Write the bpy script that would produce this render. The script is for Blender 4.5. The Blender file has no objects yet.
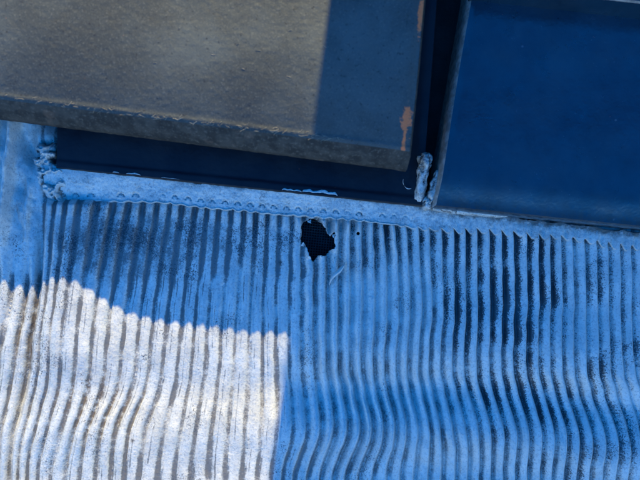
import bpy, math, random
import numpy as np
from mathutils import Vector, Matrix

rnd = random.Random(7)
R = math.radians
S = 0.0007                      # one plan unit is 0.7 mm on the roof
D = 640.0                       # camera distance above the roof plane, plan units
SLOPE, ROLL = R(25), R(7)
Z0 = 5.0

# ------------------------------------------------------------------ frame
EX = np.array([math.cos(ROLL), -math.sin(ROLL)])     # along the eaves
EU = np.array([math.sin(ROLL), math.cos(ROLL)])      # up the slope
cs, sn = math.cos(SLOPE), math.sin(SLOPE)

def dirw(u, v, w):
    X = u*EX[0] + v*EX[1]; t = u*EU[0] + v*EU[1]
    return np.stack([X, t*cs - w*sn, t*sn + w*cs], axis=-1)

def world(x, y, w):
    """plan position (x right, y down, w out of the roof) -> world metres"""
    x = np.asarray(x, float); y = np.asarray(y, float); w = np.asarray(w, float)
    p = dirw((x-320)*S, (240-y)*S, w*S)
    p[..., 2] += Z0
    return p

# ------------------------------------------------------------------ camera, sky, sun, exposure
sc = bpy.context.scene
C = sc.collection
cam = bpy.data.cameras.new('camera'); co = bpy.data.objects.new('camera', cam); C.objects.link(co)
cam.sensor_width = 36; cam.lens = 36*D/640; cam.clip_start = 0.01; cam.clip_end = 5000
cam.dof.use_dof = True; cam.dof.focus_distance = (D-3)*S; cam.dof.aperture_fstop = 4.5
r_, u_, n_ = dirw(1, 0, 0), dirw(0, 1, 0), dirw(0, 0, 1)
m = Matrix((tuple(r_), tuple(u_), tuple(n_))).transposed().to_4x4()
m.translation = Vector(world(320, 240, D))
co.matrix_world = m
sc.camera = co

SUN_EL = R(21.0)                 # above the roof plane
su = 0.13; nn = math.hypot(su, 1)
sd = dirw(su/nn*math.cos(SUN_EL), 1/nn*math.cos(SUN_EL), math.sin(SUN_EL))
el = math.asin(sd[2]); az = math.atan2(sd[0], sd[1])
wd = bpy.data.worlds.new('World'); sc.world = wd; wd.use_nodes = True
nt = wd.node_tree; bg = nt.nodes['Background']
sky = nt.nodes.new('ShaderNodeTexSky'); sky.sky_type = 'NISHITA'; sky.sun_disc = False
sky.sun_elevation = el; sky.sun_rotation = az
sky.air_density = 1.0; sky.dust_density = 0.0; sky.ozone_density = 5.5
hs = nt.nodes.new('ShaderNodeHueSaturation'); hs.inputs['Saturation'].default_value = 1.38; hs.inputs['Hue'].default_value = .509
nt.links.new(sky.outputs[0], hs.inputs['Color']); nt.links.new(hs.outputs[0], bg.inputs[0]); bg.inputs[1].default_value = 0.15
sun = bpy.data.lights.new('sun', 'SUN'); sun.energy = 4.5; sun.angle = R(0.5); sun.color = (1.0, 0.82, 0.38)
so = bpy.data.objects.new('sun', sun); C.objects.link(so)
so.rotation_euler = Vector(sd).to_track_quat('Z', 'Y').to_euler()
so.location = (0, 4, 12)
sc.view_settings.view_transform = 'Standard'; sc.view_settings.look = 'None'
sc.view_settings.exposure = 1.45; sc.view_settings.gamma = 1.0

# ------------------------------------------------------------------ numpy noise
def _hash(ix, iy, seed):
    h = (ix.astype(np.int64)*374761393 + iy.astype(np.int64)*668265263 + seed*982451653) & 0xffffffff
    h = ((h ^ (h >> 13))*1274126177) & 0xffffffff
    return ((h ^ (h >> 16)) & 0xffff)/65535.0
def vnoise(x, y, seed=0):
    x = np.asarray(x, float); y = np.asarray(y, float)
    ix, iy = np.floor(x), np.floor(y); fx, fy = x-ix, y-iy
    fx = fx*fx*(3-2*fx); fy = fy*fy*(3-2*fy)
    a, b = _hash(ix, iy, seed), _hash(ix+1, iy, seed)
    c, d = _hash(ix, iy+1, seed), _hash(ix+1, iy+1, seed)
    return (a*(1-fx)+b*fx)*(1-fy) + (c*(1-fx)+d*fx)*fy
def fbm(x, y, seed=0, o=4):
    s, a, t = 0, 1.0, 0
    for i in range(o):
        s = s + a*vnoise(x*2**i, y*2**i, seed+i*17); t += a; a *= .5
    return s/t
def sstep(a, b, x):
    t = np.clip((x-a)/(b-a), 0, 1); return t*t*(3-2*t)

# ------------------------------------------------------------------ object helpers
def link(name, me, parent=None, origin=None, mats=()):
    o = bpy.data.objects.new(name, me)
    for mm in mats: me.materials.append(mm)
    C.objects.link(o)
    if parent is not None: o.parent = parent
    elif origin is not None: o.location = Vector(origin)
    return o
def mesh(name, P, faces, origin, attrs=None, smooth=True, mat_idx=None):
    """P: (n,3) world positions; faces: (m,4) array or list"""
    me = bpy.data.meshes.new(name)
    P = np.asarray(P, float).reshape(-1, 3) - np.asarray(origin)
    if isinstance(faces, np.ndarray):
        k = faces.shape[1]
        me.vertices.add(len(P)); me.vertices.foreach_set('co', P.ravel().astype(np.float32))
        me.loops.add(faces.size); me.loops.foreach_set('vertex_index', faces.ravel().astype(np.int32))
        me.polygons.add(len(faces))
        me.polygons.foreach_set('loop_start', np.arange(0, faces.size, k, dtype=np.int32))
        me.polygons.foreach_set('loop_total', np.full(len(faces), k, dtype=np.int32))
        me.update(calc_edges=True); me.validate()
    else:
        me.from_pydata([tuple(p) for p in P], [], [list(map(int, f)) for f in faces]); me.update()
    me.polygons.foreach_set('use_smooth', np.full(len(me.polygons), smooth))
    if mat_idx is not None: me.polygons.foreach_set('material_index', np.asarray(mat_idx, np.int32))
    for k, a in (attrs or {}).items():
        at = me.attributes.new(k, 'FLOAT', 'POINT'); at.data.foreach_set('value', np.asarray(a, np.float32).ravel())
    return me
def grid_faces(ny, nx, mask=None):
    i = np.arange(ny*nx).reshape(ny, nx)
    f = np.stack([i[1:, :-1], i[1:, 1:], i[:-1, 1:], i[:-1, :-1]], -1).reshape(-1, 4)
    return f if mask is None else f[mask.ravel()]
def empty(name, origin, label, cat, group=None):
    o = bpy.data.objects.new(name, None); C.objects.link(o); o.location = Vector(origin)
    o.empty_display_size = .02; o['label'] = label; o['category'] = cat
    if group: o['group'] = group
    return o

# ------------------------------------------------------------------ node helpers
class NT:
    def __init__(s, name, rough=.6, spec=.5):
        s.m = bpy.data.materials.new(name); s.m.use_nodes = True; s.t = s.m.node_tree
        s.b = s.t.nodes['Principled BSDF']; s.b.inputs['Roughness'].default_value = rough
        s.b.inputs['Specular IOR Level'].default_value = spec
        s.co = s.n('ShaderNodeTexCoord').outputs['Object']
    def n(s, t, **k):
        x = s.t.nodes.new(t)
        for a, b in k.items(): setattr(x, a, b)
        return x
    def set(s, inp, v):
        if isinstance(v, bpy.types.NodeSocket): s.t.links.new(v, inp)
        elif isinstance(v, (tuple, list)) and len(v) == 3 and inp.type == 'RGBA': inp.default_value = (*v, 1)
        else: inp.default_value = v
    def attr(s, a):
        return s.n('ShaderNodeAttribute', attribute_name=a).outputs['Fac']
    def noise(s, px, detail=3, rough=.55, vec=None, off=(0, 0, 0), stretch=(1, 1, 1)):
        mp = s.n('ShaderNodeMapping'); s.set(mp.inputs[0], vec or s.co)
        k = 1/(S*px); mp.inputs['Scale'].default_value = (k*stretch[0], k*stretch[1], k*stretch[2]); mp.inputs['Location'].default_value = off
        x = s.n('ShaderNodeTexNoise'); s.set(x.inputs['Vector'], mp.outputs[0])
        x.inputs['Scale'].default_value = 1; x.inputs['Detail'].default_value = detail; x.inputs['Roughness'].default_value = rough
        return x.outputs[0]
    def voro(s, px, feature='F1', off=(0, 0, 0)):
        mp = s.n('ShaderNodeMapping'); s.set(mp.inputs[0], s.co); k = 1/(S*px)
        mp.inputs['Scale'].default_value = (k, k, k); mp.inputs['Location'].default_value = off
        x = s.n('ShaderNodeTexVoronoi', feature=feature); s.set(x.inputs['Vector'], mp.outputs[0]); x.inputs['Scale'].default_value = 1
        return x.outputs['Distance']
    def ramp(s, v, a, b, lo=0., hi=1.):
        x = s.n('ShaderNodeMapRange', interpolation_type='SMOOTHSTEP'); s.set(x.inputs[0], v)
        x.inputs[1].default_value = a; x.inputs[2].default_value = b; x.inputs[3].default_value = lo; x.inputs[4].default_value = hi
        return x.outputs[0]
    def math(s, op, a, b=0.0):
        x = s.n('ShaderNodeMath', operation=op); s.set(x.inputs[0], a); s.set(x.inputs[1], b); return x.outputs[0]
    def mix(s, f, a, b):
        x = s.n('ShaderNodeMix', data_type='RGBA'); s.set(x.inputs['Factor'], f); s.set(x.inputs['A'], a); s.set(x.inputs['B'], b)
        return x.outputs['Result']
    def base(s, c): s.set(s.b.inputs['Base Color'], c)
    def bump(s, h, dist_px, strength=1.0):
        x = s.n('ShaderNodeBump'); x.inputs['Strength'].default_value = strength; x.inputs['Distance'].default_value = dist_px*S
        s.set(x.inputs['Height'], h)
        if s.b.inputs['Normal'].is_linked: s.t.links.new(s.b.inputs['Normal'].links[0].from_socket, x.inputs['Normal'])
        s.t.links.new(x.outputs[0], s.b.inputs['Normal'])

def mat_sheet(name, brown=.0):
    n = NT(name, rough=.55, spec=.35)
    valley, dirt_shade, brn = n.attr('valley'), n.attr('dirt_shade'), n.attr('brown')
    tone = n.ramp(n.noise(26, 5, .65), .3, .7)
    c = n.mix(tone, (.52, .52, .495), (.68, .67, .63))
    grain = n.noise(2.0, 3, .7)
    c = n.mix(n.ramp(grain, .48, .68, 0, .5), c, (.22, .23, .245))
    # grey grime and painted crease shade, broken into flecks and blotches
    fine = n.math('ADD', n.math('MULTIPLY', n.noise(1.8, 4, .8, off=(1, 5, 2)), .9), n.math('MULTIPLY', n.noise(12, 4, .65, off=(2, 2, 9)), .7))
    g = n.ramp(n.math('ADD', n.math('MULTIPLY', dirt_shade, .62), fine), 1.06, 1.46)
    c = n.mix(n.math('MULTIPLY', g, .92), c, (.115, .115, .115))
    # brown silt
    c = n.mix(n.math('MULTIPLY', n.ramp(n.noise(7, 4, .6, off=(3, 1, 0)), .35, .6), brn), c, (.15, .122, .095))
    # dark worn speckle, with painted shade mixed in
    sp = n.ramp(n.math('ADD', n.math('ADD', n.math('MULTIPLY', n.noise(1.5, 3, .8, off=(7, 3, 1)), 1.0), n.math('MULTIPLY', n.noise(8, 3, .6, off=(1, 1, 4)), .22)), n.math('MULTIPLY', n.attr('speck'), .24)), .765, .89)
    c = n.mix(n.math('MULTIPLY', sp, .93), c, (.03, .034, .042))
    n.base(c)
    n.bump(grain, 1.0, .38)
    n.bump(n.noise(6, 3), 1.3, .35)
    n.set(n.b.inputs['Roughness'], n.ramp(tone, 0, 1, .34, .46)); n.b.inputs['Specular IOR Level'].default_value = .6; n.b.inputs['Metallic'].default_value = .18
    return n.m
def mat_glaze(name, dusty):
    n = NT(name, rough=.3, spec=.5)
    mott = n.noise(42, 5, .62)
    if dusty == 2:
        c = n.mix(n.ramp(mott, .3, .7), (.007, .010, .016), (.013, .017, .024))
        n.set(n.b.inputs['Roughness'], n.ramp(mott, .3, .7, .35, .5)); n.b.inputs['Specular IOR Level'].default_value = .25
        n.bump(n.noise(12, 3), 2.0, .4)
    elif dusty:
        c = n.mix(n.ramp(n.noise(150, 4, .6), .35, .68), (.044, .049, .048), (.088, .100, .097))
        c = n.mix(n.ramp(mott, .45, .75, 0, .5), c, (.05, .05, .046))
        c = n.mix(n.ramp(n.noise(1.8, 4, .75), .5, .75, 0, .6), c, (.17, .17, .145))
        c = n.mix(n.ramp(n.noise(3.2, 4, .75, off=(5, 2, 1)), .57, .70, 0, .85), c, (.022, .022, .024))
        n.set(n.b.inputs['Roughness'], n.ramp(mott, .3, .7, .50, .62)); n.b.inputs['Specular IOR Level'].default_value = .25
        n.bump(n.noise(1.8, 3, .7), .6, .45)
    else:
        c = n.mix(n.ramp(mott, .3, .7), (.007, .026, .048), (.010, .034, .060))
        c = n.mix(n.ramp(n.noise(5, 3, .7, off=(5, 2, 1)), .64, .74, 0, .6), c, (.012, .013, .016))
        c = n.mix(n.ramp(n.voro(30), .02, .05, .35, 0), c, (.20, .21, .22))
        c = n.mix(n.math('MULTIPLY', n.ramp(n.noise(8, 4, .65, off=(2, 8, 1)), .25, .6), n.attr('soil')), c, (.030, .028, .026))
        c = n.mix(n.ramp(n.noise(60, 6, .72, off=(3, 7, 2)), .42, .70, 0, .5), c, (.030, .044, .058))
        c = n.mix(n.ramp(n.noise(26, 6, .75, off=(8, 1, 5)), .52, .72, 0, .45), c, (.006, .012, .020))
        n.set(n.b.inputs['Specular IOR Level'], n.ramp(n.noise(34, 6, .75, off=(8, 3, 5)), .36, .64, 1.0, .72)); n.b.inputs['Specular IOR Level'].default_value = 1.0
        c = n.mix(n.ramp(n.noise(2.2, 3, .7, off=(9, 9, 1)), .66, .76, 0, .5), c, (.11, .12, .13))
        n.set(n.b.inputs['Roughness'], n.ramp(mott, .3, .7, .16, .28))
        n.bump(n.noise(40, 4, .6), 3.0, .30)
        n.bump(n.noise(2.5, 3, .7), .5, .25)
    chip = n.ramp(n.math('ADD', n.attr('chip'), n.math('MULTIPLY', n.math('SUBTRACT', n.noise(5, 5, .8), .5), 2.4)), .50, .60)
    clay = n.mix(n.noise(4, 3), (.80, .17, .05), (.85, .22, .09))
    n.base(n.mix(chip, c, clay))
    return n.m
def mat_edge(name):
    n = NT(name, rough=.75, spec=.3)
    c = n.mix(n.ramp(n.noise(12, 4, .65), .35, .65), (.030, .027, .024), (.070, .060, .050))
    c = n.mix(n.ramp(n.noise(3, 3, .7), .55, .7, 0, .7), c, (.15, .125, .10))
    c = n.mix(n.ramp(n.noise(18, 4, .6, off=(4, 4, 0)), .60, .72, 0, .35), c, (.20, .12, .08))
    n.base(c); n.bump(n.noise(3, 4, .65), 1.2, .7)
    return n.m
def mat_plain(name, a, b, px, rough=.7, bump=.6, bpx=3):
    n = NT(name, rough=rough, spec=.3)
    n.base(n.mix(n.ramp(n.noise(px, 4, .6), .35, .65), a, b)); n.bump(n.noise(bpx, 3), 1.0, bump)
    return n.m
M_sheet = mat_sheet('pleated_sheet_paint')
M_dusty = mat_glaze('dusty_slate_glaze', True)
M_clean = mat_glaze('clean_dark_glaze', False)
M_edge = mat_edge('unglazed_clay_edge')
M_pale = mat_plain('worn_pale_clay', (.22, .19, .165), (.40, .35, .31), 7, .8)
M_shaded = mat_glaze('shade_darkened_glaze', 2)  # glaze darkened to paint the upper tile's shade onto the strip
M_deck = mat_plain('roof_felt', (.006, .006, .007), (.014, .014, .015), 20)
M_net = mat_plain('black_net', (.016, .017, .019), (.034, .034, .038), 6, .5)
M_fibre = mat_plain('dry_fibre', (.30, .25, .17), (.46, .40, .29), 12, .8)
M_blocker = mat_plain('blocker_dark', (.05, .05, .05), (.075, .073, .07), 60, .85)
M_cap = mat_plain('blocker_cap_metal', (.09, .09, .095), (.12, .12, .12), 50, .5)
M_ground = mat_plain('garden_ground', (.06, .07, .04), (.12, .11, .08), 3000, .9)

# ------------------------------------------------------------------ setting
g = 400.0
me = mesh('ground', [(-g, -g, 0), (g, -g, 0), (g, g, 0), (-g, g, 0)], [(0, 1, 2, 3)], (0, 0, 0), smooth=False)
o = link('ground', me, origin=(0, 0, 0), mats=[M_ground]); o['kind'] = 'structure'

def box_plan(x0, x1, y0, y1, w0, w1):
    """box with its edges along the eaves and the slope, given by plan limits"""
    P = []
    for w in (w0, w1):
        for (x, y) in ((x0, y1), (x1, y1), (x1, y0), (x0, y0)):
            u, v = (x-320), (240-y)
            q = u*EX + v*EU          # along eaves / slope axes
            P.append(world(320+q[0], 240-q[1], w))
    F = [(0, 3, 2, 1), (4, 5, 6, 7), (0, 1, 5, 4), (1, 2, 6, 5), (2, 3, 7, 6), (3, 0, 4, 7)]
    return np.array(P), F
P, F = box_plan(-1500, 2200, -2200, 1500, -60, -16)
RO = world(320, 0, -16)
roof = empty('tiled_roof', RO, 'roof of dark glazed tiles lapping over the top of the pale pleated flashing', 'tiled roof')
link('roof_felt', mesh('roof_felt', P, F, RO, smooth=False), roof, mats=[M_deck])

# unseen slab added up the slope, to throw the shade over the right side
WX, WY = 354.6, -150.0           # its near corner on the roof plane
base = world(WX, WY, -16)
ax = np.array([1., 0, 0]); ay = np.array([0, 1., 0])
def prism_world(b, lx, ly, z0, z1):
    P = [b+np.array([x, y, z]) for z in (z0, z1) for (x, y) in ((lx[0], ly[0]), (lx[1], ly[0]), (lx[1], ly[1]), (lx[0], ly[1]))]
    return np.array(P), [(0, 3, 2, 1), (4, 5, 6, 7), (0, 1, 5, 4), (1, 2, 6, 5), (2, 3, 7, 6), (3, 0, 4, 7)]
blocker_slab = bpy.data.objects.new('shade_blocker', None); C.objects.link(blocker_slab); blocker_slab.location = Vector(base); blocker_slab['kind'] = 'structure'
P, F = prism_world(base, (0, 2.6), (0, .16), -.05, 2.4)
link('blocker_slab', mesh('blocker_slab', P, F, base, smooth=False), blocker_slab, mats=[M_blocker])['kind'] = 'structure'
P, F = prism_world(base, (.0, 2.62), (-.012, .172), 2.4, 2.46)
link('blocker_cap', mesh('blocker_cap', P, F, base, smooth=False), blocker_slab, mats=[M_cap])['kind'] = 'structure'

# ------------------------------------------------------------------ pleats: where every ridge runs
rid300 = np.array([6, 22.5, 35, 46, 55, 65.5, 78.8, 93.8, 107.5, 122.5, 137.5, 151.3, 163.8, 178.8, 192.5, 205, 218.8, 232.5, 246, 258.8,
                   271, 285, 297, 310, 322.5, 335, 347.5, 360, 373, 385, 397, 408, 420, 430, 441.5, 453, 464, 475.5, 488, 500.5, 512.5, 525.5,
                   537.5, 549, 560.5, 572, 584, 596, 607, 619, 630, 641])
pre = 6 - 13.0*np.arange(12, 0, -1); post = 641 + 12.2*np.arange(1, 14)
RID = np.concatenate([pre, rid300, post]); K0 = -12
rows = [(205, {0: 9, 40: 7, 86: 15, 144: 14, 199: 9, 252: 5, 291: 1.5, 341: 1, 391: -5, 425: -4, 470: 0, 519: -1.5, 566: -2, 636: -1.5}),
        (300, {0: 0, 640: 0}),
        (345, {0: -10, 35: -9, 65: -4.5, 107: -5, 151: -5.5, 192: -4.5, 232: -3, 271: -.5, 322: 1, 373: -2.5, 441: -3, 488: -1.5, 537: -2.5, 584: -1, 630: .5}),
        (375, {0: -15, 35: -14, 65: -7, 107: -8, 151: -9, 192: -7, 232: -5.5, 271: -1, 297: -.5, 322: 2, 373: -2, 408: -2.5, 441: -2, 488: 0, 537: 0, 584: 1, 630: 3}),
        (388, {0: -17, 35: -16, 65: -9, 107: -10, 151: -12, 192: -10, 232: -7, 271: -.5, 297: 1, 322: 4, 347: 4, 373: 0, 408: 0, 441: 1, 488: 3, 537: 4, 584: 5, 630: 8}),
        (430, {0: -24, 46: -26, 65: -21, 107: -23, 137: -27, 164: -27, 178: -20, 192: -17, 232: -11, 271: 0, 297: 6, 322: 8, 347: 10, 373: 8, 397: 7, 420: 7, 441: 9, 464: 12, 500: 13, 549: 13.5, 584: 17, 620: 19}),
        (475, {0: -30, 46: -32, 107: -34, 137: -32, 164: -33, 192: -24, 232: -15, 271: -3, 297: -8, 322: -5, 347: -5, 373: -3, 397: 1, 420: 7, 441: 12, 464: 15, 500: 13, 549: 13, 584: 17, 620: 19}),
        (620, {0: -34, 107: -36, 164: -34, 192: -26, 232: -18, 271: -10, 322: -12, 373: -8, 420: 4, 464: 10, 549: 10, 620: 14})]
RY = np.array([r[0] for r in rows], float)
RS = np.array([np.interp(RID, list(r[1]), list(r[1].values())) for r in rows])
ker = np.array([1, 2, 1])/4.0
for i in range(len(RS)):
    e = np.pad(RS[i], 1, mode='edge'); RS[i] = np.convolve(e, ker, 'valid')
def ridges_at(y):
    """x of every ridge on plan row y (Hermite between the rows)"""
    y = min(max(y, RY[0]), RY[-1]-1e-6); i = int(np.searchsorted(RY, y, 'right')-1)
    sl = lambda j: (RS[min(j+1, len(RY)-1)]-RS[max(j-1, 0)])/(RY[min(j+1, len(RY)-1)]-RY[max(j-1, 0)])
    h = RY[i+1]-RY[i]; t = (y-RY[i])/h
    a = (2*t**3-3*t*t+1)*RS[i] + (t**3-2*t*t+t)*h*sl(i) + (-2*t**3+3*t*t)*RS[i+1] + (t**3-t*t)*h*sl(i+1)
    return RID + a
KS = np.arange(len(RID)) + K0
def phase(X, y):
    return np.interp(X, ridges_at(y), KS)

# the pressed band's lower lip and upper edge, as functions of x
LIPX = [-40, 40, 75, 160, 200, 300, 340, 430, 480, 560, 640, 800]
LIPY = [203, 205, 204, 204, 209, 218, 221, 228, 228, 235, 246, 268]
UPX = [-40, 40, 60, 200, 330, 430, 520, 640, 800]
UPY = [150, 160, 166, 184, 193, 206, 218, 233, 253]
lip = lambda x: np.interp(x, LIPX, LIPY)
upe = lambda x: np.interp(x, UPX, UPY)

def base_w(X, Y):
    b = 12*np.exp(-((X-70)/44)**2)*sstep(560, 300, Y) + 6*sstep(34, 5, X)*sstep(540, 300, Y)
    k = .30+.70*sstep(230, 340, X)
    yy = Y - .10*(X-420)*sstep(420, 640, X)
    b = b + k*(3.0*np.exp(-((yy-335)/32)**2) - 4.5*np.exp(-((yy-388)/20)**2) + 4.5*np.exp(-((yy-432)/24)**2) - 2.5*np.exp(-((yy-478)/22)**2))
    b = b + 2.2*(fbm(X/70, Y/70, 3, 3)-.5)
    b = b + 7*sstep(52, 20, X)*sstep(290, 170, Y)          # turned up at the left end
    return b

# ------------------------------------------------------------------ pleated flashing
ORG = world(320, 480, -12)
flash = empty('pleated_flashing', ORG, 'pale pleated metal flashing sheet with torn hole, spread below the dark tiles', 'roof flashing')

xs = np.arange(-110, 750, .8); ys = np.concatenate([np.arange(95, 200, 1.6), np.arange(200, 300, .9), np.arange(300, 490, 1.1), np.arange(490, 640, 2.2)])
X, Y = np.meshgrid(xs, ys)
PH = np.stack([phase(xs + 1.4*(vnoise(xs/30, np.full_like(xs, y/16), 5)-.5) + .5*(vnoise(xs/11, np.full_like(xs, y/9), 6)-.5), y) for y in ys])
fr = PH - np.floor(PH)
kk = np.round(PH)
ridge = .5+.5*np.cos(2*np.pi*PH)
amp = 2.4 + .8*(fbm(kk*.37, Y/45, 11, 3)-.5)*2
amp *= 1 + (1.5-1.2*sstep(330, 400, X))*np.exp(-((Y-lip(X)-3)/8)**2)
amp *= np.where(X > 540, 1-.25*sstep(540, 620, X), 1)*(1+1.25*sstep(288, 335, X)) * (.75+.5*vnoise(kk*.73, Y/22, 13))
amp *= 1 + .5*sstep(60, 30, X)*sstep(250, 300, Y)
amp *= 1 - .8*sstep(48, 38, X)*sstep(275, 225, Y)
amp *= 1 + .5*np.exp(-((X-100)/55)**2-((Y-425)/40)**2)
prof = 1-np.abs(np.sin(np.pi*(fr+.10*np.sin(np.pi*fr)**2)))**2.3
# right half: lean the ridges so one flank is steep
skew = .10 + sstep(300, 460, X)*.10
fs = (fr + skew*np.sin(np.pi*fr)**2) 
prof = (1-sstep(300, 400, X))*prof + sstep(300, 400, X)*(1-np.abs(np.sin(np.pi*fs))**1.7)
W = base_w(X, Y) + amp*(prof-.5)
second = np.exp(-((fr-.56-.10*(vnoise(kk*.9, Y/18, 19)-.5))/.075)**2)*sstep(310, 280, X)*sstep(262, 300, Y)*sstep(.3, .6, vnoise(kk*1.3, Y/30, 18))
W += 1.0*second
# under the band the pleats are pressed flat
under = sstep(2, -10, Y-lip(X))*sstep(42, 56, X)
W = W*(1-under) + (-1.5)*under
W += .30*(fbm(X/5, Y/7, 21, 3)-.5) + .10*(vnoise(X/1.9, Y/2.2, 31)-.5)
# the groove left of the first full pleats and the big soft folds at the left end
W -= 3.0*np.exp(-((PH-2.5)/.33)**2)*sstep(200, 250, Y)
fold = sstep(46, 36, X)*sstep(275, 205, Y)
W += 3.2*fold*(np.abs(2*fbm((X-.2*Y)/17, Y/34, 25, 4)-1)*2.2-.8)
W += 2.4*fold*(5*np.exp(-((X-20+.11*(Y-130))/4.5)**2) + 3.5*np.exp(-((X-1+.05*(Y-150))/6)**2) + 2.5*np.exp(-((X-31+.06*(Y-230))/3.5)**2)*sstep(170, 200, Y))
W -= 8*np.exp(-((X-33-.25*(Y-150))/7)**2-((Y-150)/17)**2) + 4*np.exp(-((X-24)/9)**2-((Y-188)/22)**2)
W -= 4.5*np.exp(-((X-43+.02*(Y-200))/3.2)**2)*sstep(190, 215, Y)*sstep(300, 262, Y)
W += 9*np.exp(-((X-53)/9)**2-((Y-137)/12)**2)
# dents
W -= 2.2*np.exp(-((X-340)/9)**2-((Y-270)/14)**2)

# torn hole
HP = np.array([(85, 185), (92, 172), (104, 166), (116, 157), (130, 150), (146, 160), (156, 168), (170, 176), (178, 190), (187, 207), (199, 226), (208, 216),
               (217, 208), (223, 222), (217, 240), (221, 258), (219, 276), (205, 279), (194, 287), (186, 296), (178, 303), (160, 302), (148, 308), (139, 320),
               (130, 326), (122, 306), (112, 286), (106, 268), (96, 258), (88, 252), (83, 238), (86, 212)], float)
HP = np.stack([280+HP[:, 0]/4, 180+HP[:, 1]/4], -1)
q = []
for i in range(len(HP)):
    a, b = HP[i], HP[(i+1) % len(HP)]
    for t in (0, .3, .65): q.append(a+(b-a)*t+np.array([rnd.uniform(-.75, .75), rnd.uniform(-.75, .75)])*(t > 0))
HP = np.array(q)
def inside(px, py, poly):
    r = np.zeros(px.shape, bool); j = len(poly)-1
    for i in range(len(poly)):
        xi, yi = poly[i]; xj, yj = poly[j]
        if yi != yj:
            r ^= ((yi > py) != (yj > py)) & (px < (xj-xi)*(py-yi)/(yj-yi)+xi)
        j = i
    return r
def nearest(px, py, poly):
    bd = np.full(px.shape, 1e9); bx = px.copy(); by = py.copy()
    for i in range(len(poly)):
        a, b = poly[i], poly[(i+1) % len(poly)]; d = b-a
        t = np.clip(((px-a[0])*d[0]+(py-a[1])*d[1])/(d@d), 0, 1)
        qx, qy = a[0]+t*d[0], a[1]+t*d[1]; dd = np.hypot(px-qx, py-qy); k = dd < bd
        bd = np.where(k, dd, bd); bx = np.where(k, qx, bx); by = np.where(k, qy, by)
    return bd, bx, by
pin = np.array([(358+1.7*math.cos(a), 233.5+1.7*math.sin(a)) for a in np.linspace(0, 2*math.pi, 12, endpoint=False)])
keep = ~((X > 80) & (Y < upe(X)-14))[:-1, :-1]
cx = (X[1:, 1:]+X[:-1, :-1])/2; cy = (Y[1:, 1:]+Y[:-1, :-1])/2
for poly in (HP, pin): keep &= ~inside(cx, cy, poly)
F = grid_faces(len(ys), len(xs), keep)
# boundary verts of the holes snap to the torn outline, and the rim curls
cnt = np.bincount(F.ravel(), minlength=X.size).reshape(X.shape)
inn = (X > 290) & (X < 370) & (Y > 205) & (Y < 275)
bd, bx, by = nearest(X[inn], Y[inn], HP)
rimc = np.exp(-(bd/2.6)**2)
W[inn] += rimc*(5.0*(vnoise(bx/5, by/5, 77)-.42))
for poly in (HP, pin):
    d, qx, qy = nearest(X, Y, poly) if poly is pin and False else (None, None, None)
    sel = inn & (cnt < 4) & (cnt > 0)
    dd, qx, qy = nearest(X[sel], Y[sel], poly); near = dd < 1.4
    xx = X[sel]; yy = Y[sel]; xx[near] = qx[near]; yy[near] = qy[near]; X[sel] = xx; Y[sel] = yy
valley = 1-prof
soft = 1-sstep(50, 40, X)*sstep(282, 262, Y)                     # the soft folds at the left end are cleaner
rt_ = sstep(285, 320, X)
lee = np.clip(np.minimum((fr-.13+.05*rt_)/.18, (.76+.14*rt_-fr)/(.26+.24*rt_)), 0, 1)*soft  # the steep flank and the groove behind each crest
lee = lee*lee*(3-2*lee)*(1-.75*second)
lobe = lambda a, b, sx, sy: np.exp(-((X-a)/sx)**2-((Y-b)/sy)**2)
dirt_shade = np.clip(.10+lee*np.clip(.18+1.15*fbm(PH*.45, Y/26, 41, 4), 0, 1.1)*(1-.22*sstep(290, 330, X)) + .75*np.exp(-((fr-.80)/.055)**2)*(1-rt_)*soft*sstep(.35, .62, vnoise(kk*1.7, Y/24, 61))*sstep(255, 290, Y) + .30*lobe(170, 475, 120, 25)  # groove grime, plus shade painted on each lee flank
               + .62*lobe(165, 240, 130, 44) + .30*lobe(100, 240, 60, 50) + .3*lobe(26, 185, 14, 40), 0, 1.25)  # upper lobes paint the tile's occlusion into the sheet colour
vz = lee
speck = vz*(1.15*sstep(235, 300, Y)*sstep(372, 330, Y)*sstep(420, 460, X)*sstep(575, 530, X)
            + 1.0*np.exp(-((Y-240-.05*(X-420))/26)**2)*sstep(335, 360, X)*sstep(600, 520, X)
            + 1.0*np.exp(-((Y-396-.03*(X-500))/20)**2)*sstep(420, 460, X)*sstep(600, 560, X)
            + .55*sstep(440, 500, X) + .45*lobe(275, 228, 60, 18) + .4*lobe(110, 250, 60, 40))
speck = np.clip(speck*(.30+1.15*vnoise(PH*.61, Y/12, 51)), 0, 1.3) + .08 + .50*sstep(.50, .75, fbm(X/24, Y/30, 57, 4)) + .3*lobe(170, 240, 130, 40)  # worn specks, plus shade painted below the lip and upper tile
brown = np.clip(1.3*vz*lobe(96, 405, 42, 34)*1.2 + .9*np.exp(-((PH-2.45)/.35)**2)*sstep(255, 290, Y)*sstep(420, 330, Y)
                + .8*np.exp(-((PH-1.5)/.2)**2)*sstep(270, 300, Y)*sstep(400, 330, Y) + .25*vz*sstep(270, 330, Y)*sstep(320, 250, X), 0, 1.1)
spot = np.maximum(lobe(280, 263, 3, 3.5), np.maximum(lobe(133, 440, 2.2, 2.5), lobe(120, 425, 2.2, 2.5)))
brown = np.maximum(brown, spot*1.1); speck += spot*.8
P = world(X.ravel(), Y.ravel(), W.ravel())
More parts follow.
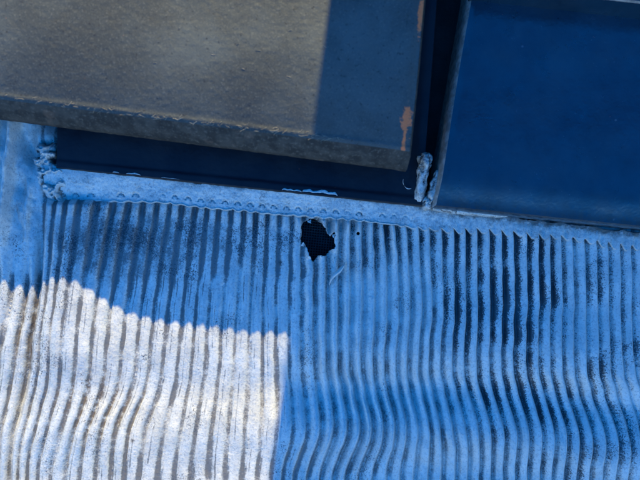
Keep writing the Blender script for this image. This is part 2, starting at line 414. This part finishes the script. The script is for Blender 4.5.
# thickness along the torn rim
e = np.concatenate([F[:, [0, 1]], F[:, [1, 2]], F[:, [2, 3]], F[:, [3, 0]]])
key = np.sort(e, 1); key = key[:, 0].astype(np.int64)*X.size+key[:, 1]
_, inv, c2 = np.unique(key, return_inverse=True, return_counts=True)
be = e[c2[inv] == 1]; be = be[inn.ravel()[be].all(1)]
bv = np.unique(be); mp = {int(v): X.size+i for i, v in enumerate(bv)}
P2 = world(X.ravel()[bv], Y.ravel()[bv], W.ravel()[bv]-1.6)
sk = np.array([(b, a, mp[int(a)], mp[int(b)]) for a, b in be])
ext = lambda a: np.concatenate([a.ravel(), a.ravel()[bv]])
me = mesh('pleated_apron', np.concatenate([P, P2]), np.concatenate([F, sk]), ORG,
          dict(valley=ext(valley), dirt_shade=ext(dirt_shade), speck=ext(speck), brown=ext(brown)))
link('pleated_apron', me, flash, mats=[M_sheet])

# ---- the pressed band over the tops of the pleats
bxs = np.arange(38, 750, .7); nt_ = 56
T = np.linspace(0, 1, nt_)[:, None]
U = upe(bxs) - 2.5*(fbm(bxs/9, bxs*0, 61, 3)-.5)*2
U = U - 6.5*sstep(281, 288, bxs)*sstep(338, 331, bxs) - 3*sstep(120, 128, bxs)*sstep(150, 140, bxs)
lipb = lip(bxs)
php = np.array([np.interp(x, ridges_at(float(lip(x))), KS) for x in bxs])
frp = php-np.floor(php); vl = .5-.5*np.cos(2*np.pi*php)
right = sstep(360, 470, bxs)
L = lipb - (1-right)*(.6+2.0*vnoise(np.round(php)*.9, php*0, 16))*vl + right*(6.0*np.sin(np.pi*np.clip(frp, 0, 1)**1.5)+.5)*(.75+.5*vnoise(np.floor(php)*.7, php*0, 71)) + .8*(fbm(bxs/6, bxs*0, 63)-.5)
BX = np.broadcast_to(bxs, (nt_, len(bxs))).copy()
BY = U*(1-T)+L*T
dl = lipb - BY                                   # distance up from the lip
BW = 3.6 + 8.2*sstep(0, 34, dl)**1.0*np.clip((lipb-U)/30, .45, 1.1)
rx = np.abs(frp-np.round(frp))*12.6              # distance to the nearest ridge line
bd = np.hypot(rx, np.maximum(0, dl-9.0))
ar = np.hypot(rx, dl-7.5)
pres = sstep(.12, .4, vnoise(np.round(php)*1.7, php*0, 15))*(1-sstep(360, 440, BX))*(dl > 7.0)
BW += .5*(1-sstep(360, 440, BX))*sstep(4.5, 1.5, rx)*sstep(12, 6, dl)
BW -= 1.5*pres*np.exp(-((ar-2.6)/.75)**2)
BW += .8*np.exp(-((T-.955)/.035)**2)*(1-right)   # rolled bead on the lip
BW += right*(.5+.5*np.cos(2*np.pi*php))*2.2*sstep(16, 2, dl)
BW -= 2.2*sstep(.97, 1.0, T)
BW += .9*(fbm(BX/12, BY/7, 81, 4)-.5)+.35*(vnoise(BX/2, BY/2, 83)-.5)
BW += 1.6*(fbm(BX/26, BY/16, 85, 3)-.5)
BW[0] -= 2.5
bb = np.clip(right*.9*sstep(.55, .05, T)+.45*sstep(.22, .0, T), 0, 1)*sstep(60, 200, BX) + .7*sstep(.3, 0, T)*sstep(300, 360, BX)
spk = .12 + .8*pres*np.exp(-((ar-2.6)/.7)**2) + .35*right*sstep(.5, 0, T)
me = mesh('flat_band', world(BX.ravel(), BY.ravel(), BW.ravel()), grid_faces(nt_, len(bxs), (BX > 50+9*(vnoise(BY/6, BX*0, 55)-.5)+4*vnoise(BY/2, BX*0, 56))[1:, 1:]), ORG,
          dict(valley=0*BX, dirt_shade=.50+.3*bb, speck=spk, brown=np.clip(bb, 0, .9)))
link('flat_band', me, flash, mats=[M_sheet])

# ---- crumpled corner at the band's left end
cxs = np.arange(22, 96, .6); cys = np.arange(126, 214, .6)
GX, GY = np.meshgrid(cxs, cys)
el_ = np.hypot((GX-54-.22*(GY-172))/20, (GY-172)/38)
el_ = el_ + .35*(fbm(GX/9, GY/9, 91, 3)-.5)
lift = sstep(1.05, .55, el_)
rn = 1-np.abs(2*fbm(GX/13, GY/12, 95, 5)-1)*2.6
GW = -4 + lift*(11 + 8.5*rn + 4*sstep(172, 150, GY) + 3*(fbm(GX/3.5, GY/3.5, 97, 3)-.5))
mk = (el_ < 1.1)[:-1, :-1] & (el_ < 1.1)[1:, 1:]
me = mesh('crumpled_corner', world(GX.ravel(), GY.ravel(), GW.ravel()), grid_faces(*GX.shape, mk), ORG,
          dict(valley=0*GX, dirt_shade=.4+.5*sstep(.45, .2, rn), speck=.15+.75*sstep(.35, .05, rn)+.35*lift*(GX < 50), brown=.95*sstep(.62, .3, rn)))
link('crumpled_corner', me, flash, mats=[M_sheet])

# ---- little torn flaps round the hole, and flecks of the sheet stuck over the tile's edge
zero4 = lambda n, d=.1, k=.0: dict(valley=[0]*n, dirt_shade=[d]*n, speck=[k]*n, brown=[0]*n)
def flap(name, root, tip, hw, bend, w0):
    (x0, y0), (x1, y1) = root, tip; d = np.array([x1-x0, y1-y0], float); L_ = np.hypot(*d); d /= L_; q = np.array([-d[1], d[0]])
    V = []; Fs = []
    for i in range(6):
        t = i/5; h = hw*(1-t)**.7+.15; x = x0+d[0]*L_*t; y = y0+d[1]*L_*t; w = w0+bend*t*t
        for sd_ in (-1, 0, 1):
            jj = rnd.uniform(-.3, .3); V.append(world(x+q[0]*h*sd_+jj, y+q[1]*h*sd_+jj, w+(.5 if sd_ == 0 else 0)))
        if i: a = 3*i; Fs += [(a-3, a-2, a+1, a), (a-2, a-1, a+2, a+1)]
    link(name, mesh(name, V, Fs, ORG, zero4(len(V))), flash, mats=[M_sheet])
for (rt, tp, hw, bd_, w0) in (((302, 244), (305.5, 246.5), 2.2, -6, .5), ((334.5, 236), (331.5, 234.5), 2.0, -5, 1.5), ((309, 220.5), (311, 223.5), 2.0, 2.5, 2.5)):
    flap('torn_flap', rt, tp, hw, bd_, w0)
EDGE2 = lambda x: 167+.1044*(x-57)
def fleck(x0, x1, up, w):
    up *= .7
    n = max(6, int((x1-x0)/1.1)); V = []; Fs = []
    for i in range(n+1):
        t = i/n; x = x0+(x1-x0)*t; h = up*(.35+.65*math.sin(math.pi*t)**.4)*(.55+.9*float(vnoise(x/3.1, x0, 44)))
        y = EDGE2(x)+1.0
        for (v, dw) in ((0, -1.5), (.5, .5), (1, -.9)): V.append(world(x, y-h*v, w+dw+.5*float(vnoise(x/2.5, v*3, 45))))
        if i: a = 3*i; Fs += [(a-3, a-2, a+1, a), (a-2, a-1, a+2, a+1)]
    link('lifted_fleck', mesh('lifted_fleck', V, Fs, ORG, zero4(len(V), .05)), flash, mats=[M_sheet])
for (a, b, h) in ((283, 302, 4), (303, 337, 7), (118, 124, 3), (131, 145, 3), (165, 183, 1.6)):
    fleck(a, b, h, 15.6)

# ---- curled sliver of metal beside the hole
pts = [(345, 262), (343, 266), (339, 271), (334, 275), (331, 279), (329, 285)]
V = []; Fs = []
for i, (x, y) in enumerate(pts):
    wd_ = [.5, 1.3, 1.9, 1.7, 1.1, .3][i]; w = [5.5, 6.8, 7.6, 7.2, 6.0, 4.8][i]-.6
    V += [world(x-wd_*.7, y-wd_*.7, w-2.2), world(x-.1, y-.1, w+.9), world(x+wd_*.7, y+wd_*.7, w-1.2)]
    if i: a = 3*i; Fs += [(a-3, a-2, a+1, a), (a-2, a-1, a+2, a+1)]
me = mesh('curled_sliver', V, Fs, ORG, dict(valley=[0]*len(V), dirt_shade=[.1]*len(V), speck=[0]*len(V), brown=[0]*len(V)))
link('curled_sliver', me, flash, mats=[M_sheet])

# ------------------------------------------------------------------ net under the hole
NO = world(320, 240, -16)
V = []; Fs = []
def strip(p0, p1, hw, n=1, wave=0, ph=0):
    d = np.array([p1[0]-p0[0], p1[1]-p0[1]]); ln = np.hypot(*d); d /= ln; q = np.array([-d[1], d[0]])*hw
    b0 = len(V)
    for i in range(n+1):
        t = i/n; x = p0[0]+(p1[0]-p0[0])*t; y = p0[1]+(p1[1]-p0[1])*t; w = -13.2+wave*math.cos(math.pi*i+ph)
        V.extend([world(x-q[0], y-q[1], w-.3), world(x, y, w+.5), world(x+q[0], y+q[1], w-.3)])
        if i: a = b0+3*i; Fs.extend([(a-3, a-2, a+1, a), (a-2, a-1, a+2, a+1)])
sp_ = 2.7; nn_ = 27
for i in range(nn_):
    for fam in (0, 1):
        t = (i-nn_/2)*sp_
        a, b = ((t, -nn_*sp_/2), (t, nn_*sp_/2)) if fam == 0 else ((-nn_*sp_/2, t), (nn_*sp_/2, t))
        c, s_ = math.cos(.10), math.sin(.10); rot = lambda p: (318+p[0]*c-p[1]*s_, 236+p[0]*s_+p[1]*c)
        strip(rot(a), rot(b), .62, nn_, .55, math.pi*(i+fam))
me = mesh('woven_net', V, Fs, NO)
o = link('woven_net', me, origin=NO, mats=[M_net]); o['label'] = 'black woven netting showing through the torn hole in the flashing'; o['category'] = 'netting'

# ------------------------------------------------------------------ glazed tiles
def slab(name, corners, n, mm, wf, skirt, mats, label, chipf=None, soilf=None):
    """top grid between TL, TR, BR, BL (plan), then skirt loops [(offset per side T,R,B,L), drop]"""
    TL, TR, BR, BL = [np.array(c, float) for c in corners]
    a = np.linspace(0, 1, n); b = np.linspace(0, 1, mm); A, B = np.meshgrid(a, b)
    XX = (TL[0]*(1-A)+TR[0]*A)*(1-B)+(BL[0]*(1-A)+BR[0]*A)*B
    YY = (TL[1]*(1-A)+TR[1]*A)*(1-B)+(BL[1]*(1-A)+BR[1]*A)*B
    WW = wf(A, B, XX, YY)
    idx = np.arange(n*mm).reshape(mm, n)
    loop = np.concatenate([idx[0, :-1], idx[:-1, -1], idx[-1, :0:-1], idx[:0:-1, 0]])
    def nrm(p, q):
        d = q-p; d = d/np.hypot(*d); return np.array([d[1], -d[0]])
    sides = [nrm(TL, TR), nrm(TR, BR), nrm(BR, BL), nrm(BL, TL)]
    sid = np.concatenate([np.zeros(n-1, int), np.ones(mm-1, int), np.full(n-1, 2), np.full(mm-1, 3)])
    LX, LY, LW = XX.ravel()[loop], YY.ravel()[loop], WW.ravel()[loop]
    Ps = [world(XX.ravel(), YY.ravel(), WW.ravel())]; chips = [chipf(XX, YY).ravel() if chipf else np.zeros(n*mm)]
    F = [grid_faces(mm, n)]; mi = [np.zeros(len(F[0]), int)]
    prev = loop; tot = n*mm; k = len(loop)
    starts = [0, n-1, n-1+mm-1, 2*(n-1)+mm-1]
    for (offs, drop, mat, bottom) in skirt:
        ox = np.array([sides[s][0]*offs[s] for s in sid]); oy = np.array([sides[s][1]*offs[s] for s in sid])
        for c, st in enumerate(starts):
            p = (c-1) % 4; ox[st] += sides[p][0]*offs[p]; oy[st] += sides[p][1]*offs[p]
        jit = .5*(vnoise(LX/4, LY/4, 5)-.5)
        nw = LW-drop if bottom is None else np.full(k, float(bottom))
        Ps.append(world(LX+ox, LY+oy+jit, nw)); chips.append(np.zeros(k))
        new = np.arange(tot, tot+k); tot += k
        F.append(np.stack([prev, np.roll(prev, -1), np.roll(new, -1), new], -1)[:, ::-1]); mi.append(np.where(sid == 3, 1, 0) if mat == 3 else np.full(k, mat)); prev = new
    Pa, Fa, mi, ch = np.concatenate(Ps), np.concatenate(F), np.concatenate(mi), np.concatenate(chips)
    soil = np.zeros(len(Pa)); soil[:n*mm] = soilf(A, B).ravel() if soilf else 0; soil[n*mm:] = soil[loop].mean() if soilf else 0
    def piece(nm, sel, par, mat):
        f = Fa[sel]; u, inv_ = np.unique(f.ravel(), return_inverse=True)
        me = mesh(nm, Pa[u], inv_.reshape(-1, 4), RO, dict(chip=ch[u], soil=soil[u]))
        me.set_sharp_from_angle(angle=R(50))
        return link(nm, me, par, mats=[mat])
    tile = piece(name, mi == 0, roof, mats[0]); tile['label'] = label
    if (mi == 1).any(): piece('bare_clay_edge', mi == 1, tile, mats[1])
    return tile
def ap(x, y, w):
    """where a point seen at plan (x, y) from the camera lies when it is w above the roof"""
    k = (D-w)/D; return (320+(x-320)*k, 240+(y-240)*k)

# upper left tile: big, dusty, sunlit
WT = 82.0
c1 = [ap(-260, -130, WT), ap(436, -130, WT), ap(410, 151, 75), ap(-260, 66, 75)]
def w1(A, B, X_, Y_):
    edge = c1[3][1]+(c1[2][1]-c1[3][1])*A
    d = edge-Y_
    w = WT - 9.0*np.clip((85-d)/85, 0, 1)**2.2
    w += .8*np.exp(-((d-3)/2.5)**2)
    w -= 3*sstep(14, 0, (c1[1][0]+(c1[2][0]-c1[1][0])*B)-X_)**2
    return w + .9*(fbm(X_/60, Y_/60, 7, 3)-.5)+.25*(vnoise(X_/3, Y_/3, 9)-.5)
def chip1(X_, Y_):
    c = np.zeros_like(X_)
    for (x, y, a, b) in ((420.5, 14, 3.4, 22), (406.5, 118, 5.6, 12), (404, 143, 1.9, 17)):
        p = ap(x, y, 76); c = np.maximum(c, np.exp(-(((X_-p[0]+.09*(Y_-p[1]))/a)**2+((Y_-p[1])/b)**2)))
    return c
t1 = slab('glazed_tile', c1, 420, 300, w1, [((.5, 1, 1, .5), 1.2, 1, None), ((1, 2, 4, 1), 4, 1, None), ((1, 2.2, 13, 1), 17, 1, None), ((1, 2, 15, 1), 25, 1, None), ((0, 0, 10, 0), 32, 1, None), ((-30, -30, -40, -30), 33, 1, None)],
     [M_dusty, M_edge], 'large dusty grey-green glazed tile, half in sunlight', chip1)
# dry fibres caught along its nose
V = []; Fs = []
for i in range(170):
    xa = rnd.uniform(-20, 340) if i < 160 else rnd.uniform(-20, 330)
    if i < 158: ya = 99+.116*xa+rnd.gauss(0, 2.0)
    else: ya = rnd.uniform(0, 100)
    p = ap(xa, ya, 77)
    dd = (c1[3][1]+(c1[2][1]-c1[3][1])*((p[0]-c1[3][0])/(c1[2][0]-c1[3][0])))-p[1]
    if dd < .4: continue
    ww = float(w1(np.array((p[0]-c1[3][0])/(c1[2][0]-c1[3][0])), np.array(.9), np.array(p[0]), np.array(p[1])))
    an = rnd.uniform(-.7, .7)+(math.pi if rnd.random() < .5 else 0); ln = rnd.uniform(1.5, 7.0) if i < 158 else rnd.uniform(2, 5); hw = rnd.uniform(.07, .17)
    b0 = len(V); cv = rnd.uniform(-.5, .5)
    for j in range(4):
        t = j/3; a2 = an+cv*t; x = p[0]+math.cos(a2)*ln*t; y = p[1]+math.sin(a2)*ln*t*.8
        A_ = (x-c1[3][0])/(c1[2][0]-c1[3][0])
        w = float(w1(np.array(A_), np.array(.9), np.array(x), np.array(min(y, c1[3][1]+(c1[2][1]-c1[3][1])*A_-.3))))+.12+.18*math.sin(math.pi*t)
        q = (-math.sin(a2)*hw, math.cos(a2)*hw)
        V += [world(x-q[0], y-q[1], w-.15), world(x, y, w+.08), world(x+q[0], y+q[1], w-.15)]
        if j: a = b0+3*j; Fs += [(a-3, a-2, a+1, a), (a-2, a-1, a+2, a+1)]
o = link('dry_fibres', mesh('dry_fibres', V, Fs, RO), t1, mats=[M_fibre]); o['kind'] = 'stuff'

# lower left tile: in the shade under it
c2_ = [ap(60, -130, 14), ap(446, -130, 14), ap(421, 205, 14), ap(57, 167, 14)]
def w2(A, B, X_, Y_):
    return 14 + .6*(fbm(X_/30, Y_/30, 17, 3)-.5) + 2.0*sstep(16, 4, (c2_[1][0]+(c2_[2][0]-c2_[1][0])*B)-X_) + 1.5*sstep(.97, .985, B)
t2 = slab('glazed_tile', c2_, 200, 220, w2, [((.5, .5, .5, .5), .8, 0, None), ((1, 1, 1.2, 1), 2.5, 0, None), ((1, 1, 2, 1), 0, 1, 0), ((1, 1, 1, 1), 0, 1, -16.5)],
     [M_shaded, M_edge], 'near-black shaded tile showing as a narrow strip under the dusty tile')
# block that carries the upper tile on the lower one
P, F = [], [(0, 3, 2, 1), (4, 5, 6, 7), (0, 1, 5, 4), (1, 2, 6, 5), (2, 3, 7, 6), (3, 0, 4, 7)]
for w in (13, 52):
    for (x, y) in ((80, 105), (380, 142), (385, 90), (85, 55)): P.append(world(x, y, w))
link('bedding_rib', mesh('bedding_rib', P, F, RO, dict(chip=[0]*8), smooth=False), t2, mats=[M_edge])

# right tile: clean, shaded, reflecting the sky
WR = 34.0
c3 = [ap(496, -130, WR), ap(960, -80, WR), ap(900, 252, WR-4), ap(437, 205, WR-4)]
def w3(A, B, X_, Y_):
    e = (c3[0][0]+(c3[3][0]-c3[0][0])*B)
    w = WR + 2 - 11*sstep(1.0, .55, B) - 1.5*sstep(8, 0, X_-e)**2 - 9*sstep(.90, 1.0, B)**1.4
    return w + 2.2*np.sin(np.clip((B-.45)/.5, 0, 1)*np.pi)*sstep(0, .6, A) + .5*(fbm(X_/90, Y_/90, 19, 2)-.5)
t3 = slab('glazed_tile', c3, 240, 260, w3, [((.3, .3, .8, 1.2), 1.0, 3, None), ((.5, .5, 2.5, 2.6), 5, 3, None), ((.5, .5, 3, 3.4), 0, 3, 4), ((.5, .5, 3, 3.8), 0, 3, -16.5)],
     [M_clean, M_pale], 'smooth dark blue shaded tile with a bare clay left edge', None, lambda A, B: np.clip(sstep(.90, 1.0, B)+.0*A, 0, 1))
# tile of the next course lying on it
c4 = [ap(502, -130, 64), ap(960, -80, 64), ap(950, 36, 62), ap(479, -17, 62)]
t4 = slab('glazed_tile', c4, 160, 120, lambda A, B, X_, Y_: 64-2*sstep(.9, 1, B)+.5*(fbm(X_/60, Y_/60, 23, 2)-.5),
     [((.3, .3, .6, .3), .6, 1, None), ((.5, .5, 1.4, .5), 2.2, 1, None), ((.5, .5, 2, .5), 12, 0, None), ((.5, .5, 1.5, .5), 0, 0, 21)], [M_clean, M_pale], 'dark blue tile at the very top, only its worn front edge showing')

# ------------------------------------------------------------------ sealant lump between the tiles
def blob(name, path, radii, origin, parent, seed, mat, nseg=22):
    n = 40; ts = np.linspace(0, 1, n); pt = np.array(path, float)
    tp = np.linspace(0, 1, len(pt)); c = np.stack([np.interp(ts, tp, pt[:, i]) for i in range(3)], -1)
    rr = np.interp(ts, tp, radii)*np.sqrt(np.clip(1-((ts-.5)*2)**10, 0.001, 1)); th = np.linspace(0, 2*np.pi, nseg, endpoint=False)
    TT, HH = np.meshgrid(np.arange(n), th, indexing='ij')
    d = np.gradient(c, axis=0); d /= np.linalg.norm(d, axis=1)[:, None]
    up = np.array([0, 0, 1.]); s = np.cross(d, up); s /= np.linalg.norm(s, axis=1)[:, None]; v = np.cross(s, d)
    hh = np.abs(HH-np.pi)*1.6; nz = 1+.55*(fbm(TT/4.5, hh, seed, 5)-.5)*2 + .14*(vnoise(TT/1.3, HH*4, seed+5)-.5)
    Pq = c[TT] + (s[TT]*np.cos(HH)[..., None]+v[TT]*np.sin(HH)[..., None])*(rr[TT]*nz)[..., None]
    i = np.arange(n*nseg).reshape(n, nseg); j = np.roll(i, -1, 1)
    F = np.stack([i[:-1], j[:-1], j[1:], i[1:]], -1).reshape(-1, 4)
    k = Pq.reshape(-1, 3)
    nzf = nz.ravel()
    me = mesh(name, world(k[:, 0], k[:, 1], k[:, 2]), F, origin, dict(valley=0*nzf, dirt_shade=.55+0*nzf, speck=.3+.7*(nzf < .95), brown=.75*sstep(1.04, .86, nzf)+.1))
    return link(name, me, parent, origin=origin, mats=[mat])
o5 = world(424, 195, 4)
t5 = empty('sealant_lump', o5, 'rough pale lump of old sealant stuck in the joint between the two tiles', 'sealant')
blob('finger_blob', [(424.5, 156, 25), (421, 163, 24), (420, 175, 21), (418, 190, 17), (417, 207, 11)], [5.0, 6.6, 5.6, 5.2, 5.0], o5, t5, 101, M_sheet)
blob('side_blob', [(434, 172, 20), (431, 185, 19), (429, 197, 17), (435, 208, 12)], [1.8, 3.8, 5.0, 4.6], o5, t5, 111, M_sheet)
blob('crust', [(423, 197, 12), (428, 203, 12), (436, 206, 12)], [6, 8, 5], o5, t5, 131, M_sheet)
blob('smear', [(428, 207, 10), (445, 209, 12), (460, 211, 11), (476, 213.5, 11), (505, 217, 10)], [3.6, 4.8, 3.6, 3.4, 1.2], o5, t5, 121, M_sheet)
# pale paint curl on the shaded tile
o6 = world(404, 187, 14)
V = []; Fs = []
for i in range(9):
    a = R(200-130*i/8); x = 407+6*math.cos(a); y = 183+7*math.sin(a)
    hw = 1.1*math.sin(math.pi*(i+.6)/9.2)
    for (dx, w) in ((-hw, 14.5), (0, 15.6), (hw, 14.5)): V.append(world(x+dx*.5, y+dx*.8, w+.5))
    if i: k = 3*i; Fs += [(k-3, k-2, k+1, k), (k-2, k-1, k+2, k+1)]
me = mesh('paint_curl', V, Fs, o6, dict(valley=[0]*len(V), dirt_shade=[0]*len(V), speck=[0]*len(V), brown=[0]*len(V)))
o = link('paint_curl', me, origin=o6, mats=[M_sheet]); o['label'] = 'tiny pale curl of paint on the dark tile left of the sealant lump'; o['category'] = 'paint flake'
